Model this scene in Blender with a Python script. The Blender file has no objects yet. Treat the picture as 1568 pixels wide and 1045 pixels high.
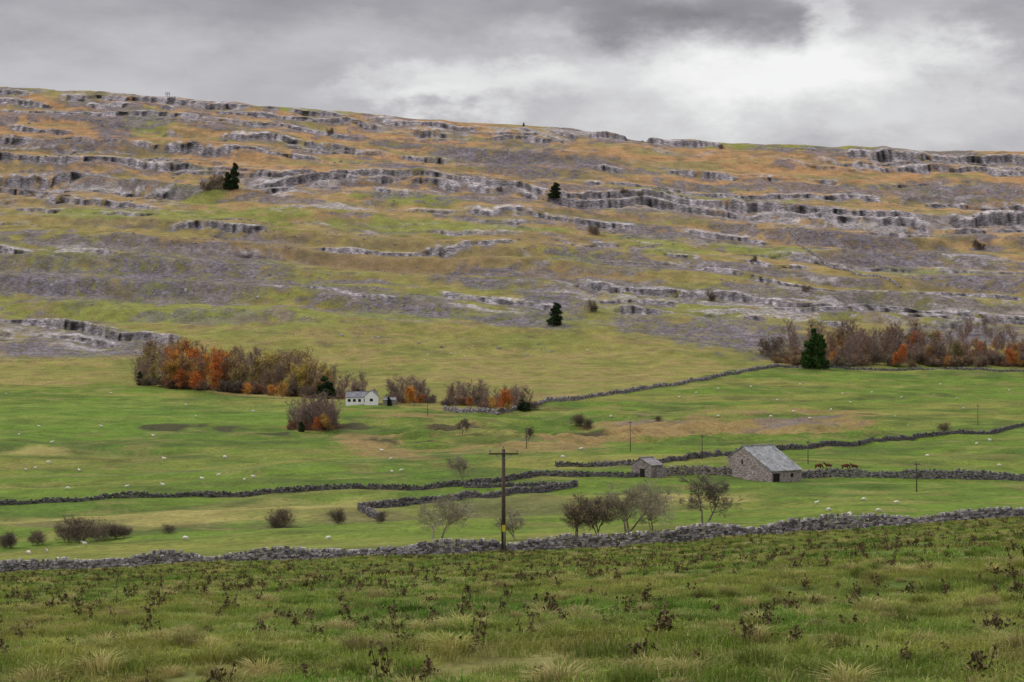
import bpy, bmesh, math, random
import numpy as np
from mathutils import Vector, Matrix

F = 2926.0; U0 = 784.0; V0 = 560.0      # focal length, centre column and eye-level row, all in image pixels
rng = np.random.default_rng(11)
scene = bpy.context.scene
COL = scene.collection

# ------------------------------------------------------------------ noise
_T = np.random.default_rng(3).random((16, 256, 256)) * 2 - 1
def vnoise(x, y, s=0):
    T = _T[s % 16]
    xi = np.floor(x); yi = np.floor(y)
    fx = x - xi; fy = y - yi
    fx = fx*fx*(3-2*fx); fy = fy*fy*(3-2*fy)
    xi = xi.astype(np.int64) & 255; yi = yi.astype(np.int64) & 255
    x1 = (xi+1) & 255; y1 = (yi+1) & 255
    return (T[xi, yi]*(1-fx)+T[x1, yi]*fx)*(1-fy)+(T[xi, y1]*(1-fx)+T[x1, y1]*fx)*fy
def fbm(x, y, o=4, s=0):
    r = 0; a = 0.55
    for i in range(o):
        r = r + a*vnoise(x*2**i+17.3*i+s*5.1, y*2**i+9.7*i+s*3.3, s+i)
        a *= 0.5
    return r
def ss(a, b, x):
    t = np.clip((x-a)/(b-a), 0, 1)
    return t*t*(3-2*t)

# ------------------------------------------------------------------ base relief table
UG = np.arange(-2200, 3801, 20.0)
def P(*pts):
    a = np.array(pts, float)
    return np.interp(UG, a[:, 0], a[:, 1])
def smooth1(a, sg):
    k = np.exp(-0.5*(np.arange(-3*sg, 3*sg+1)/sg)**2); k /= k.sum()
    return np.convolve(np.pad(a, 3*sg, mode='edge'), k, 'valid')
Vw = smooth1(P((-400, 896), (0, 880), (150, 874), (350, 863), (600, 853), (770, 847), (900, 841), (1040, 832), (1130, 823), (1200, 816), (1300, 813), (1400, 807), (1568, 795), (2000, 770)), 3)
Vc = smooth1(P((-800, 120), (0, 131), (150, 138), (350, 154), (520, 167), (700, 183), (860, 192), (950, 208), (1100, 217), (1250, 220), (1400, 228), (1568, 232), (2400, 250)), 2)
rows = []
def rowV(y, V): rows.append((y, y*(V0-(V+0*UG))/F))
rows.append((-40, -0.3+0*UG)); rows.append((0, -1.75+0*UG))
rowV(18, 1050 + (Vw-846)*0.3); rowV(50, Vw+62); rowV(100, Vw+23); rowV(150, Vw); rowV(165, Vw-5); rowV(190, Vw-17)
rowV(220, P((0, 853), (784, 812), (1568, 792))); rowV(255, P((0, 826), (784, 792), (1568, 777)))
rowV(300, P((0, 795), (784, 768), (1568, 759))); rowV(360, P((0, 764), (784, 740), (1568, 735)))
rowV(430, P((0, 724), (784, 706), (1568, 704)))
for y, v in ((500, 682), (600, 653), (730, 623), (860, 593), (960, 570)): rowV(y, v)
for y, v in ((1040, 540), (1110, 500), (1190, 450), (1270, 400), (1350, 350), (1430, 300), (1520, 250), (1625, 200)):
    t = (570-v)/370.0
    rowV(y, 570-t*(570-Vc))
zc = rows[-1][1]
rows += [(1700, zc+1), (1900, zc-2), (3500, zc-60), (6100, zc-120)]
YG = np.arange(-40, 6101, 4.0)
ky = np.array([r[0] for r in rows]); kz = np.array([r[1] for r in rows])
ZT = np.empty((len(YG), len(UG)))
for j in range(len(UG)): ZT[:, j] = np.interp(YG, ky, kz[:, j])
def blurT(Z, sg):
    w = 3*sg; k = np.exp(-0.5*(np.arange(-w, w+1)/sg)**2); k /= k.sum()
    Zp = np.pad(Z, ((w, w), (0, 0)), mode='edge'); o = 0
    for i, kk in enumerate(k): o = o+kk*Zp[i:i+len(Z)]
    return o
ZA = blurT(ZT, 1); ZB = blurT(ZT, 3)
wb = ss(170, 260, YG)[:, None]
ZT = ZA*(1-wb)+ZB*wb
def base(u, y):
    a = np.clip((u-UG[0])/20.0, 0, len(UG)-1.001); b = np.clip((y-YG[0])/4.0, 0, len(YG)-1.001)
    ai = a.astype(int); bi = b.astype(int); fa = a-ai; fb = b-bi
    return (ZT[bi, ai]*(1-fa)+ZT[bi, ai+1]*fa)*(1-fb)+(ZT[bi+1, ai]*(1-fa)+ZT[bi+1, ai+1]*fa)*fb

# limestone scars: (points), height m, foot width
SC = [
 ([(-200, 134), (0, 143), (170, 149), (350, 162), (520, 176), (650, 190), (780, 198), (900, 208), (1000, 217), (1200, 228), (1400, 238), (1568, 246), (1800, 252)], 3.4, 6),
 ([(-200, 150), (0, 156), (170, 158), (300, 166), (460, 180), (600, 194)], 2.4, 4),
 ([(620, 197), (720, 205), (800, 211), (880, 216)], 4, 11),
 ([(1330, 236), (1450, 240), (1568, 246), (1700, 250)], 4.5, 10),
 ([(-100, 170), (120, 170), (300, 176), (420, 190), (560, 208)], 2.2, 3),
 ([(240, 205), (330, 206), (420, 211), (500, 220), (600, 232), (700, 243)], 4.2, 4.5),
 ([(0, 190), (60, 196), (120, 205)], 3, 4),
 ([(-100, 214), (80, 216), (230, 222), (380, 232), (500, 245)], 2.2, 4),
 ([(900, 256), (1000, 260), (1100, 267), (1200, 269), (1290, 274)], 4.2, 5),
 ([(1290, 246), (1400, 252), (1568, 264), (1700, 272)], 2.6, 3.5),
 ([(860, 282), (1000, 286), (1200, 296), (1400, 302), (1600, 310)], 2.2, 4),
 ([(-100, 238), (60, 242), (170, 247), (310, 254)], 3.8, 5),
 ([(-100, 270), (50, 274), (130, 271), (230, 278)], 5.0, 8),
 ([(-100, 281), (80, 285), (180, 286), (280, 292)], 4.0, 6),
 ([(-100, 297), (100, 302), (190, 308), (260, 316)], 3, 6),
 ([(365, 264), (470, 264), (560, 268), (640, 278), (740, 287), (840, 300), (960, 303), (1060, 311), (1150, 319)], 4.4, 6),
 ([(375, 275), (470, 276), (560, 280), (640, 288), (740, 296), (840, 308), (960, 311), (1060, 320), (1150, 328)], 4.8, 12),
 ([(390, 292), (520, 295), (640, 303)], 3.2, 7),
 ([(1080, 314), (1200, 320), (1300, 324), (1420, 330)], 5.4, 7),
 ([(1130, 328), (1230, 332), (1350, 337), (1440, 342)], 4, 8),
 ([(1130, 342), (1230, 346), (1350, 351), (1440, 356)], 4.8, 11),
 ([(1440, 328), (1520, 330), (1700, 338)], 6, 8),
 ([(1440, 343), (1520, 346), (1700, 350)], 4.8, 12),
 ([(700, 325), (800, 330), (900, 338), (1050, 350), (1200, 366)], 2.4, 7),
 ([(760, 345), (840, 352), (920, 366)], 3.4, 6),
 ([(-100, 384), (60, 386), (190, 390)], 4.4, 9),
 ([(250, 350), (330, 352), (420, 357)], 2.4, 4),
 ([(470, 386), (560, 384), (700, 379), (800, 384)], 2.8, 3),
 ([(880, 438), (1000, 448), (1150, 454), (1300, 464), (1568, 478), (1700, 482)], 2.8, 5),
 ([(900, 456), (1000, 461), (1150, 467), (1350, 476), (1568, 486), (1700, 490)], 2.2, 5),
 ([(930, 474), (1010, 478), (1110, 484), (1250, 492), (1400, 494), (1568, 500)], 4.5, 9),
 ([(1040, 408), (1150, 424), (1300, 440), (1450, 446), (1600, 450)], 2.4, 4),
 ([(960, 385), (1100, 400), (1250, 410)], 2.0, 4),
 ([(640, 440), (720, 455), (800, 462), (880, 470)], 2.4, 4),
 ([(-100, 476), (30, 484), (120, 494), (200, 515), (290, 528)], 4.2, 12),
 ([(-100, 496), (30, 503), (120, 514), (200, 532)], 2.4, 12),
 ([(400, 440), (520, 452), (620, 462)], 1.6, 4),
]
r1 = np.random.default_rng(5)
QJ = []; q = 140.0
while q < 520:
    QJ.append((q, 0.5+2.6*r1.random()**1.6)); q += 5+20*r1.random()**1.4
QX = np.arange(60, 640, 0.1)
PZ = np.zeros_like(QX); PR = np.zeros_like(QX); PF = np.zeros_like(QX)
for qj, H in QJ:
    d = qj-QX
    PZ += H*0.5*np.tanh(d/0.6)*np.exp(-abs(d)/4.5)
    PR = np.maximum(PR, np.exp(-((d-2.0)/1.8)**2)*min(1, H/2.0))
    PF = np.maximum(PF, np.exp(-((d+0.5)/1.1)**2)*min(1, H/1.8))

def terrain(x, y, full=False):
    """ground height; rock = pale pavement/cap mask, face = cliff mask, foot = scree apron, ris = terrace riser"""
    x = np.asarray(x, float); y = np.asarray(y, float)
    yy = np.maximum(y, 5.0)
    u = U0+F*x/yy
    z = base(u, y)
    vb = V0-F*z/yy
    rock = np.zeros_like(z); face = np.zeros_like(z); foot = np.zeros_like(z); ris = np.zeros_like(z)
    n = y < 175
    if n.any():
        w = 1-ss(140, 172, y[n])
        z[n] += w*(fbm(x[n]/9, y[n]/9, 3, 1)*0.40+fbm(x[n]/1.9, y[n]/1.9, 3, 2)*0.17)
    n = (y > 170) & (y < 1100)
    if n.any():
        w = ss(185, 240, y[n])*(1-ss(950, 1090, y[n]))
        X = x[n]; Y = y[n]
        z[n] += w*(fbm(X/70, Y/45, 3, 3)*2.0+fbm(X/22, Y/14, 4, 4)*1.25)
        rough = np.exp(-((vb[n]-662)/22)**2)*ss(480, 620, u[n])*(1-ss(1280, 1400, u[n]))
        z[n] += w*rough*fbm(X/14, Y/9, 4, 6)*3.8
    n = (y > 930)
    if n.any():
        X = x[n]; Y = y[n]; uu = u[n]; vv = vb[n]
        w = ss(940, 1050, Y)*(1-ss(1650, 1720, Y))
        cr = 1-0.75*ss(1500, 1600, Y)
        rel = w*cr*fbm(X/150, Y/130, 3, 7)*6.5
        rel += w*fbm(X/24, Y/16, 4, 8)*1.6
        rel += w*(1-ss(1120, 1200, Y))*fbm(X/55, Y/40, 3, 2)*3.0
        crack = vnoise(X/3.0, Y*0+4.5, 9)*1.0+vnoise(X/8.5, Y*0+8.5, 10)*1.6
        wv = vv+fbm(X/60, Y/60, 3, 11)*8+crack+fbm(X/17, Y/17, 3, 12)*2.2
        tw = vv-0.066*(uu-U0)+fbm(X/130, Y/150, 3, 3)*18+fbm(X/22, Y/22, 2, 4)*2
        a_ = 2*math.pi*(tw/31.0-0.5)
        tm = np.clip(0.7+1.0*vnoise(X/120, tw/25, 6), 0.1, 1.5)*(1-ss(480, 520, vv))*ss(1040, 1100, Y)*cr
        rel += -2.1*tm*w*(np.sin(a_)+0.3*np.sin(2*a_))
        ris[n] = tm*w*ss(0.1, 0.95, np.cos(a_))
        rk = np.zeros_like(X); fc = np.zeros_like(X); ft = np.zeros_like(X); dz = np.zeros_like(X)
        jag = vnoise(X/14, Y/14, 13)*1.2
        for i, (pts, H, th) in enumerate(SC):
            a = np.array(pts, float)
            m = (uu > a[0, 0]) & (uu < a[-1, 0])
            if not m.any(): continue
            us = uu[m]; vs = np.interp(us, a[:, 0], a[:, 1])
            ext = ss(a[0, 0], a[0, 0]+30, us)*(1-ss(a[-1, 0]-30, a[-1, 0], us))
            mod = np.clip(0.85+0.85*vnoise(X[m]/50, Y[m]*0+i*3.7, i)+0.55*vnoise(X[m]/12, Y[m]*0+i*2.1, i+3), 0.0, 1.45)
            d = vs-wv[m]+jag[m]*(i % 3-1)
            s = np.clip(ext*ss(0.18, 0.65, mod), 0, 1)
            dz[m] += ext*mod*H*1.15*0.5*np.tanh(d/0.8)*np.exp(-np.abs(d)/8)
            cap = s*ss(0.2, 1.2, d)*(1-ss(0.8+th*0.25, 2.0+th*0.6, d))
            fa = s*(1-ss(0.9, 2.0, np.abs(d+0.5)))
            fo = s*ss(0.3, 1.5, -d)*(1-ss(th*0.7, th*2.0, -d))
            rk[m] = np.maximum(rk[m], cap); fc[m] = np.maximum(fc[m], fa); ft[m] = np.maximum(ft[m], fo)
        qd = wv-0.066*(uu-U0)+fbm(X/90, Y/200, 3, 13)*12
        mod = ss(-0.02, 0.18, fbm(X/110, qd/15, 3, 14))*ss(-0.5, 0.15, vnoise(X/30, qd/6, 15)+0.45*vnoise(X/9, qd/3, 2))
        mod = mod*(1-ss(470, 520, vv))*(1-0.8*ss(375, 420, vv)*(1-ss(760, 960, uu)))
        dz += mod*np.interp(qd, QX, PZ)*1.15
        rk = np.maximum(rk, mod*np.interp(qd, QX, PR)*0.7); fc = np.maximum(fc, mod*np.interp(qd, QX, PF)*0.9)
        z[n] += rel+dz*w
        rock[n] = rk*w; face[n] = fc*w; foot[n] = ft*w
    if full: return z, rock, face, foot, ris, u, vb
    return z
def gz(x, y): return float(terrain(np.array([x]), np.array([y]))[0])
def locate(u, v, ymin=190, ymax=1640, step=1.0):
    """intersect the view ray through an image pixel with the ground -> world position"""
    ys = np.arange(ymin, ymax, step); xs = (u-U0)/F*ys
    z = terrain(xs, ys)
    w = V0-F*z/ys
    i = np.where(w <= v)[0]
    i = int(i[0]) if len(i) else int(np.argmin(abs(w-v)))
    return Vector((xs[i], ys[i], z[i]))
def at(u, y):
    x = (u-U0)/F*y
    return Vector((x, y, gz(x, y)))

# ------------------------------------------------------------------ material helpers
def newmat(name):
    m = bpy.data.materials.new(name); m.use_nodes = True
    nt = m.node_tree; nt.nodes.clear()
    out = nt.nodes.new('ShaderNodeOutputMaterial')
    b = nt.nodes.new('ShaderNodeBsdfPrincipled'); b.inputs['Roughness'].default_value = 0.95
    b.inputs['Specular IOR Level'].default_value = 0.1
    nt.links.new(b.outputs[0], out.inputs[0])
    return m, nt, b, out
def N(nt, t, **kw):
    n = nt.nodes.new(t)
    for k, v in kw.items(): setattr(n, k, v)
    return n
def mixc(nt, a, b, fac, mode='MIX'):
    n = N(nt, 'ShaderNodeMix', data_type='RGBA', blend_type=mode)
    for sock, val in ((n.inputs[0], fac), (n.inputs[6], a), (n.inputs[7], b)):
        if isinstance(val, bpy.types.NodeSocket): nt.links.new(val, sock)
        elif isinstance(val, (int, float)): sock.default_value = val
        else: sock.default_value = (*val, 1)
    return n.outputs[2]
def noise(nt, vec, scale, detail=4, rough=0.6):
    n = N(nt, 'ShaderNodeTexNoise'); n.inputs['Scale'].default_value = scale
    n.inputs['Detail'].default_value = detail; n.inputs['Roughness'].default_value = rough
    if vec is not None: nt.links.new(vec, n.inputs['Vector'])
    return n.outputs['Fac']
def mrange(nt, v, a, b, c=0, d=1):
    n = N(nt, 'ShaderNodeMapRange'); n.clamp = True
    nt.links.new(v, n.inputs[0])
    for i, k in enumerate((a, b, c, d)): n.inputs[i+1].default_value = k
    return n.outputs[0]
def grey(nt, v):
    n = N(nt, 'ShaderNodeCombineColor')
    for i in range(3): nt.links.new(v, n.inputs[i])
    return n.outputs[0]
def vscale(nt, vec, s):
    n = N(nt, 'ShaderNodeVectorMath', operation='MULTIPLY'); nt.links.new(vec, n.inputs[0]); n.inputs[1].default_value = s
    return n.outputs[0]
def bump(nt, b, h, strength, dist):
    n = N(nt, 'ShaderNodeBump'); n.inputs['Strength'].default_value = strength; n.inputs['Distance'].default_value = dist
    nt.links.new(h, n.inputs['Height']); nt.links.new(n.outputs[0], b.inputs['Normal'])

def mat_terrain():
    m, nt, b, o = newmat('terrain_ground')
    pos = N(nt, 'ShaderNodeNewGeometry').outputs['Position']
    c = N(nt, 'ShaderNodeAttribute', attribute_name='Col').outputs['Color']
    rk = N(nt, 'ShaderNodeAttribute', attribute_name='rock').outputs['Fac']
    n1 = noise(nt, pos, 0.10, 4, 0.7); n2 = noise(nt, pos, 1.1, 3, 0.7)
    c = mixc(nt, c, grey(nt, mrange(nt, n1, 0.3, 0.7, 0.68, 1.3)), 1.0, 'MULTIPLY')
    c = mixc(nt, c, grey(nt, mrange(nt, n2, 0.3, 0.7, 0.68, 1.3)), 1.0, 'MULTIPLY')
    n3 = noise(nt, vscale(nt, pos, (0.5, 0.3, 1.4)), 0.8, 4, 0.75)
    rc = mixc(nt, c, grey(nt, mrange(nt, n3, 0.38, 0.6, 0.4, 1.4)), 1.0, 'MULTIPLY')
    c = mixc(nt, c, rc, rk)
    nt.links.new(c, b.inputs['Base Color'])
    bump(nt, b, n2, 0.8, 0.6)
    return m
def mat_attr(name, scale=8, lo=0.7, hi=1.3, bs=0.0):
    m, nt, b, o = newmat(name)
    pos = N(nt, 'ShaderNodeNewGeometry').outputs['Position']
    c = N(nt, 'ShaderNodeAttribute', attribute_name='Col').outputs['Color']
    n = noise(nt, pos, scale, 4, 0.7)
    c = mixc(nt, c, grey(nt, mrange(nt, n, 0.3, 0.7, lo, hi)), 1.0, 'MULTIPLY')
    nt.links.new(c, b.inputs['Base Color'])
    if bs: bump(nt, b, n, bs, 0.05)
    return m
def mat_plain(name, c1, c2, scale=3, rough=0.9, bs=0.3, bd=0.05, stretch=(1, 1, 1)):
    m, nt, b, o = newmat(name)
    tc = N(nt, 'ShaderNodeTexCoord').outputs['Object']
    n = noise(nt, vscale(nt, tc, stretch), scale, 4, 0.65)
    nt.links.new(mixc(nt, c1, c2, mrange(nt, n, 0.35, 0.65)), b.inputs['Base Color'])
    b.inputs['Roughness'].default_value = rough
    if bs: bump(nt, b, n, bs, bd)
    return m
def add_translucent(nt, b, o, c, f):
    t = N(nt, 'ShaderNodeBsdfTranslucent'); nt.links.new(c, t.inputs[0])
    mx = N(nt, 'ShaderNodeMixShader'); mx.inputs[0].default_value = f
    nt.links.new(b.outputs[0], mx.inputs[1]); nt.links.new(t.outputs[0], mx.inputs[2]); nt.links.new(mx.outputs[0], o.inputs[0])
def mat_leaf(name):
    m, nt, b, o = newmat(name)
    oi = N(nt, 'ShaderNodeObjectInfo'); ge = N(nt, 'ShaderNodeNewGeometry')
    c = mixc(nt, oi.outputs['Color'], grey(nt, mrange(nt, ge.outputs['Random Per Island'], 0, 1, 0.45, 1.7)), 1.0, 'MULTIPLY')
    n = noise(nt, ge.outputs['Position'], 0.5, 2)
    c = mixc(nt, c, grey(nt, mrange(nt, n, 0.35, 0.65, 0.6, 1.35)), 1.0, 'MULTIPLY')
    nt.links.new(c, b.inputs['Base Color']); add_translucent(nt, b, o, c, 0.3)
    return m
def mat_grass(name, dry=0.0):
    m, nt, b, o = newmat(name)
    ge = N(nt, 'ShaderNodeNewGeometry'); pos = ge.outputs['Position']
    oi = N(nt, 'ShaderNodeObjectInfo')
    n1 = noise(nt, pos, 0.16, 3, 0.7); n2 = noise(nt, pos, 0.9, 3, 0.6)
    c = mixc(nt, (0.115, 0.22, 0.028), (0.27, 0.29, 0.06), mrange(nt, n1, 0.39, 0.62))
    c = mixc(nt, c, (0.38, 0.30, 0.125), mrange(nt, n2, 0.53-dry*0.3, 0.71-dry*0.3, 0, 0.75))
    c = mixc(nt, c, (0.48, 0.40, 0.20), mrange(nt, ge.outputs['Random Per Island'], 0.84-dry*0.6, 0.93-dry*0.3, 0, 0.75))
    c = mixc(nt, c, grey(nt, mrange(nt, oi.outputs['Random'], 0, 1, 0.55, 1.25)), 1.0, 'MULTIPLY')
    nt.links.new(c, b.inputs['Base Color']); add_translucent(nt, b, o, c, 0.35)
    return m

# ------------------------------------------------------------------ mesh helpers
def mk_mesh(name, V, Fq, mats=(), midx=None, smooth=False, attrs=None):
    V = np.ascontiguousarray(V, np.float32); Fq = np.ascontiguousarray(Fq, np.int32)
    k = Fq.shape[1]; nf = len(Fq)
    me = bpy.data.meshes.new(name)
    me.vertices.add(len(V)); me.vertices.foreach_set('co', V.ravel())
    me.loops.add(nf*k); me.loops.foreach_set('vertex_index', Fq.ravel())
    me.polygons.add(nf)
    me.polygons.foreach_set('loop_start', np.arange(0, nf*k, k, dtype=np.int32))
    for mm in mats: me.materials.append(mm)
    if midx is not None: me.polygons.foreach_set('material_index', np.ascontiguousarray(midx, np.int32))
    me.polygons.foreach_set('use_smooth', np.full(nf, smooth))
    me.update(calc_edges=True)
    if attrs:
        for an, arr in attrs.items():
            if arr.ndim == 2:
                a = me.attributes.new(an, 'FLOAT_COLOR', 'POINT')
                c4 = np.ones((len(V), 4), np.float32); c4[:, :3] = arr; a.data.foreach_set('color', c4.ravel())
            else:
                a = me.attributes.new(an, 'FLOAT', 'POINT'); a.data.foreach_set('value', arr.astype(np.float32))
    return me
def obj(name, me, loc=(0, 0, 0), rot=0, sc=1, parent=None, color=None):
    o = bpy.data.objects.new(name, me); COL.objects.link(o)
    o.location = loc; o.rotation_euler = (0, 0, rot); o.scale = (sc, sc, sc) if isinstance(sc, (int, float)) else sc
    if parent is not None: o.parent = parent
    if color is not None: o.color = (*color, 1)
    return o

# ------------------------------------------------------------------ terrain sheet
cu = np.arange(-120, 1690, 2.0)
sideo = np.cumsum(np.linspace(4, 60, 56))
cols = np.concatenate([(-120-sideo)[::-1], cu, cu[-1]+sideo])
rws = np.concatenate([np.arange(-30, 8, 1.5), np.geomspace(8, 160, 260), np.linspace(161.5, 940, 380), np.linspace(940.6, 1650, 1050), np.geomspace(1656, 6000, 30)])
S = (cols-U0)/F
YY, SSg = np.meshgrid(rws, S, indexing='ij')
XX = SSg*np.maximum(YY, 8)
spread = np.maximum(0, (40-YY)/40)
XX = XX + np.sign(SSg)*np.maximum(np.abs(SSg)-0.33, 0)*60*spread*(YY < 40)
X = XX.ravel(); Y = YY.ravel()
Z, RK, FC, FT, RS, U, VB = terrain(X, Y, True)

def ell(u, v, nn, cu_, cv, ru, rv, sl=0.06):
    d = np.sqrt(((u-cu_)/ru)**2+((v-cv-sl*(u-cu_))/rv)**2)
    return 1-ss(0.6, 1.25, d+nn*0.9)
def lerp(C, c, m): return C*(1-m[:, None])+np.array(c)*m[:, None]
Cc = np.zeros((len(X), 3))
FG = (Y < 160)
nf1 = fbm(X/12, Y/12, 4, 2)
c = np.tile(np.array([0.085, 0.12, 0.024]), (FG.sum(), 1)); c = lerp(c, (0.16, 0.15, 0.05), ss(-0.1, 0.35, nf1[FG])); Cc[FG] = c
MID = (Y >= 160) & (Y < 1030)
x = X[MID]; y = Y[MID]; u = U[MID]; v = VB[MID]
na = fbm(x/35, y/35, 4, 5); nb = fbm(x/9, y/9, 4, 6); nc = fbm(x/90, y/28, 4, 7); ne = fbm(x/22, y/9, 4, 1)
GREEN = (0.104, 0.158, 0.022)
c = np.tile(np.array(GREEN), (len(x), 1))
c = lerp(c, (0.18, 0.178, 0.042), ss(-0.15, 0.45, nc)*0.85)
c = lerp(c, (0.068, 0.115, 0.018), ss(0.05, 0.45, na)*0.8)
c = lerp(c, (0.07, 0.086, 0.025), ss(0.12, 0.42, ne)*0.6)
c = lerp(c, (0.21, 0.172, 0.062), ss(0.12, 0.5, nb)*0.45)
c = lerp(c, (0.10, 0.18, 0.022), ell(u, v, na, 150, 640, 330, 32, 0)*0.5)
for e in [(180, 792, 330, 17, -0.02), (520, 776, 230, 18, -0.05), (1050, 765, 120, 10, 0), (60, 690, 60, 10, 0)]:
    c = lerp(c, (0.26, 0.225, 0.075), ell(u, v, na*0.9+nb*0.4, *e[:4], e[4])*0.85)
for e in [(430, 803, 70, 7, 0), (600, 790, 120, 9, 0), (290, 800, 70, 6, 0), (800, 770, 90, 10, 0), (150, 806, 160, 6, 0)]:
    c = lerp(c, (0.105, 0.10, 0.04), ell(u, v, nb, *e[:4], e[4])*0.75)
for e in [(610, 690, 90, 13, 0.2), (560, 668, 90, 9, 0.1), (720, 662, 90, 12, 0), (800, 682, 130, 12, 0), (980, 655, 110, 14, 0), (1080, 650, 130, 18, 0), (1210, 655, 110, 15, 0), (660, 640, 90, 7, 0), (900, 668, 100, 12, 0), (1290, 645, 60, 8, 0)]:
    c = lerp(c, (0.225, 0.155, 0.065), ell(u, v, na*0.7+nb*1.2+ne*0.9, *e[:4], e[4])*0.8)
for e in [(1180, 648, 60, 7, 0), (1240, 652, 40, 6, 0), (1000, 645, 40, 5, 0), (800, 672, 30, 4, 0)]:
    c = lerp(c, (0.14, 0.12, 0.12), ell(u, v, nb*2.4+ne, *e[:4], e[4])*0.5)
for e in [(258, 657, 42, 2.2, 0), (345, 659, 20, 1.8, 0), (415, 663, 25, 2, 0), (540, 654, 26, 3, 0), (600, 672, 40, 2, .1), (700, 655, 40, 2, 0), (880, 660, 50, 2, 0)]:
    c = lerp(c, (0.05, 0.045, 0.025), ell(u, v, nb*1.6, *e[:4], e[4])*0.9)  # shade in the field hollows painted as dark streaks
bl = np.interp(u, [-2000, 0, 200, 520, 620, 760, 800, 1000, 1190, 1568, 3000], [588, 588, 591, 613, 623, 634, 624, 592, 558, 563, 570])
fl = ss(-1.0, 1.0, bl-v+nb*1.0)
FELL = (0.195, 0.182, 0.05); FELLB = (0.232, 0.172, 0.072); FELLG = (0.125, 0.15, 0.033)
c = lerp(c, FELL, fl)
c = lerp(c, FELLB, fl*ss(-0.05, 0.4, nb+na*0.5)*0.65)
c = lerp(c, FELLG, fl*ss(0.0, 0.35, -na)*0.5)
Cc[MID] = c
HILL = (Y >= 1000)
x = X[HILL]; y = Y[HILL]; u = U[HILL]; v = VB[HILL]; rk = RK[HILL]; fc = FC[HILL]; ft = FT[HILL]; rs = RS[HILL]
na = fbm(x/35, y/35, 4, 5); nb = fbm(x/9, y/9, 4, 6); nd = fbm(x/3.0, y/3.0, 3, 8)
q = v-0.066*(u-U0)+na*6
ns = fbm(x/60, q/9, 3, 9); nt_ = fbm(x/40, q/6, 4, 10)
c = np.tile(np.array(FELL), (len(x), 1))
c = lerp(c, FELLB, ss(-0.05, 0.4, nb+na*0.5)*0.65)
c = lerp(c, FELLG, ss(0.0, 0.35, -na)*0.5)
up = 1-ss(300, 460, q)
c = lerp(c, (0.305, 0.198, 0.094), up*ss(-0.5, 0.0, ns+0.15*up))
c = lerp(c, (0.20, 0.18, 0.068), up*ss(0.0, 0.35, nt_)*0.7)
c = lerp(c, (0.34, 0.185, 0.083), (1-ss(240, 330, q))*ss(0.0, 0.3, -nt_+nb*0.3)*0.65)
c = lerp(c, (0.115, 0.098, 0.05), ss(0.15, 0.5, fbm(x/14, y/8, 4, 2))*0.5)
c = lerp(c, (0.145, 0.108, 0.062), np.clip(rs, 0, 1)*ss(-0.4, 0.2, nb+nt_)*0.55)
for e in [(700, 352, 200, 14, .05), (620, 306, 90, 7, .06), (260, 330, 170, 12, .02), (1000, 375, 90, 14, .15), (225, 190, 35, 22, 0), (300, 295, 45, 18, .1), (560, 480, 160, 12, .05), (230, 470, 230, 26, .05), (1180, 382, 90, 8, .1), (1440, 415, 120, 7, .03), (880, 395, 60, 9, .1), (420, 325, 60, 9, .05), (1200, 225, 150, 4, .03), (480, 170, 80, 4, .06), (1100, 300, 120, 5, .05)]:
    c = lerp(c, (0.18, 0.196, 0.048), ell(u, v, nb*0.7+na*0.4, *e)*0.85)
for e in [(620, 402, 190, 15, .04), (880, 425, 120, 10, .05), (820, 365, 120, 8, .05), (380, 380, 130, 12, .05)]:
    c = lerp(c, (0.21, 0.145, 0.072), ell(u, v, nb*0.7, *e)*0.85)
lowf = 1-ss(450, 520, v)
calm = np.maximum(ell(u, v, na, 620, 385, 260, 45, 0.05), ell(u, v, na, 260, 335, 220, 14, 0.02))
scr = ss(0.14, 0.32, fbm(x/80, q/13, 3, 12)+0.35*nb+0.10*rs)*lowf*0.8*(1-0.85*calm)
for e in [(172, 200, 38, 34, .1), (110, 180, 60, 8, .05), (110, 222, 80, 9, .05), (80, 425, 120, 26, .08), (240, 418, 110, 30, .06), (350, 412, 80, 32, .1), (560, 456, 95, 12, .14), (650, 472, 65, 10, .1), (720, 432, 60, 10, .05), (790, 248, 110, 26, .12), (720, 232, 60, 14, .1), (990, 352, 120, 12, .1), (845, 460, 60, 32, .1), (790, 492, 85, 11, .1), (1130, 514, 135, 24, .08), (1010, 500, 90, 14, .05), (1390, 395, 140, 18, .05), (1290, 364, 85, 14, .1), (1480, 288, 120, 16, .06), (900, 250, 60, 12, .06), (50, 535, 120, 32, .05), (190, 535, 80, 24, .12), (1500, 430, 100, 9, .05), (1130, 412, 90, 8, .1), (760, 418, 70, 8, .05), (1490, 512, 160, 18, 0), (940, 405, 90, 9, .1), (430, 288, 70, 8, .02), (610, 258, 80, 7, .08)]:
    scr = np.maximum(scr, ell(u, v, nb*1.0+nd*0.2+na*0.3, *e)*0.97)
scr = np.maximum(scr, ft*0.75*ss(-0.25, 0.15, nb+nd*0.4+0.1))
scr = scr*(0.42+0.58*ss(-0.6, 0.0, nd+0.8*nb))
sc_col = np.array([0.128, 0.112, 0.124])*(1+0.4*nd[:, None]+0.45*nb[:, None])
c = c*(1-scr[:, None])+sc_col*scr[:, None]
pale = np.zeros_like(x)
for e in [(440, 285, 85, 18, .02), (500, 322, 90, 6, .02), (130, 290, 110, 12, .05), (1200, 458, 330, 14, .04), (1180, 480, 200, 10, .03), (1290, 335, 190, 14, .05), (1500, 340, 80, 16, .02), (720, 465, 70, 8, .1), (60, 388, 100, 10, 0), (1000, 312, 160, 8, .06), (100, 515, 110, 14, .12), (1500, 395, 80, 6, 0), (300, 240, 90, 5, .03), (900, 205, 300, 5, .05)]:
    pale = np.maximum(pale, ell(u, v, nb*0.9, *e))
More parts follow.
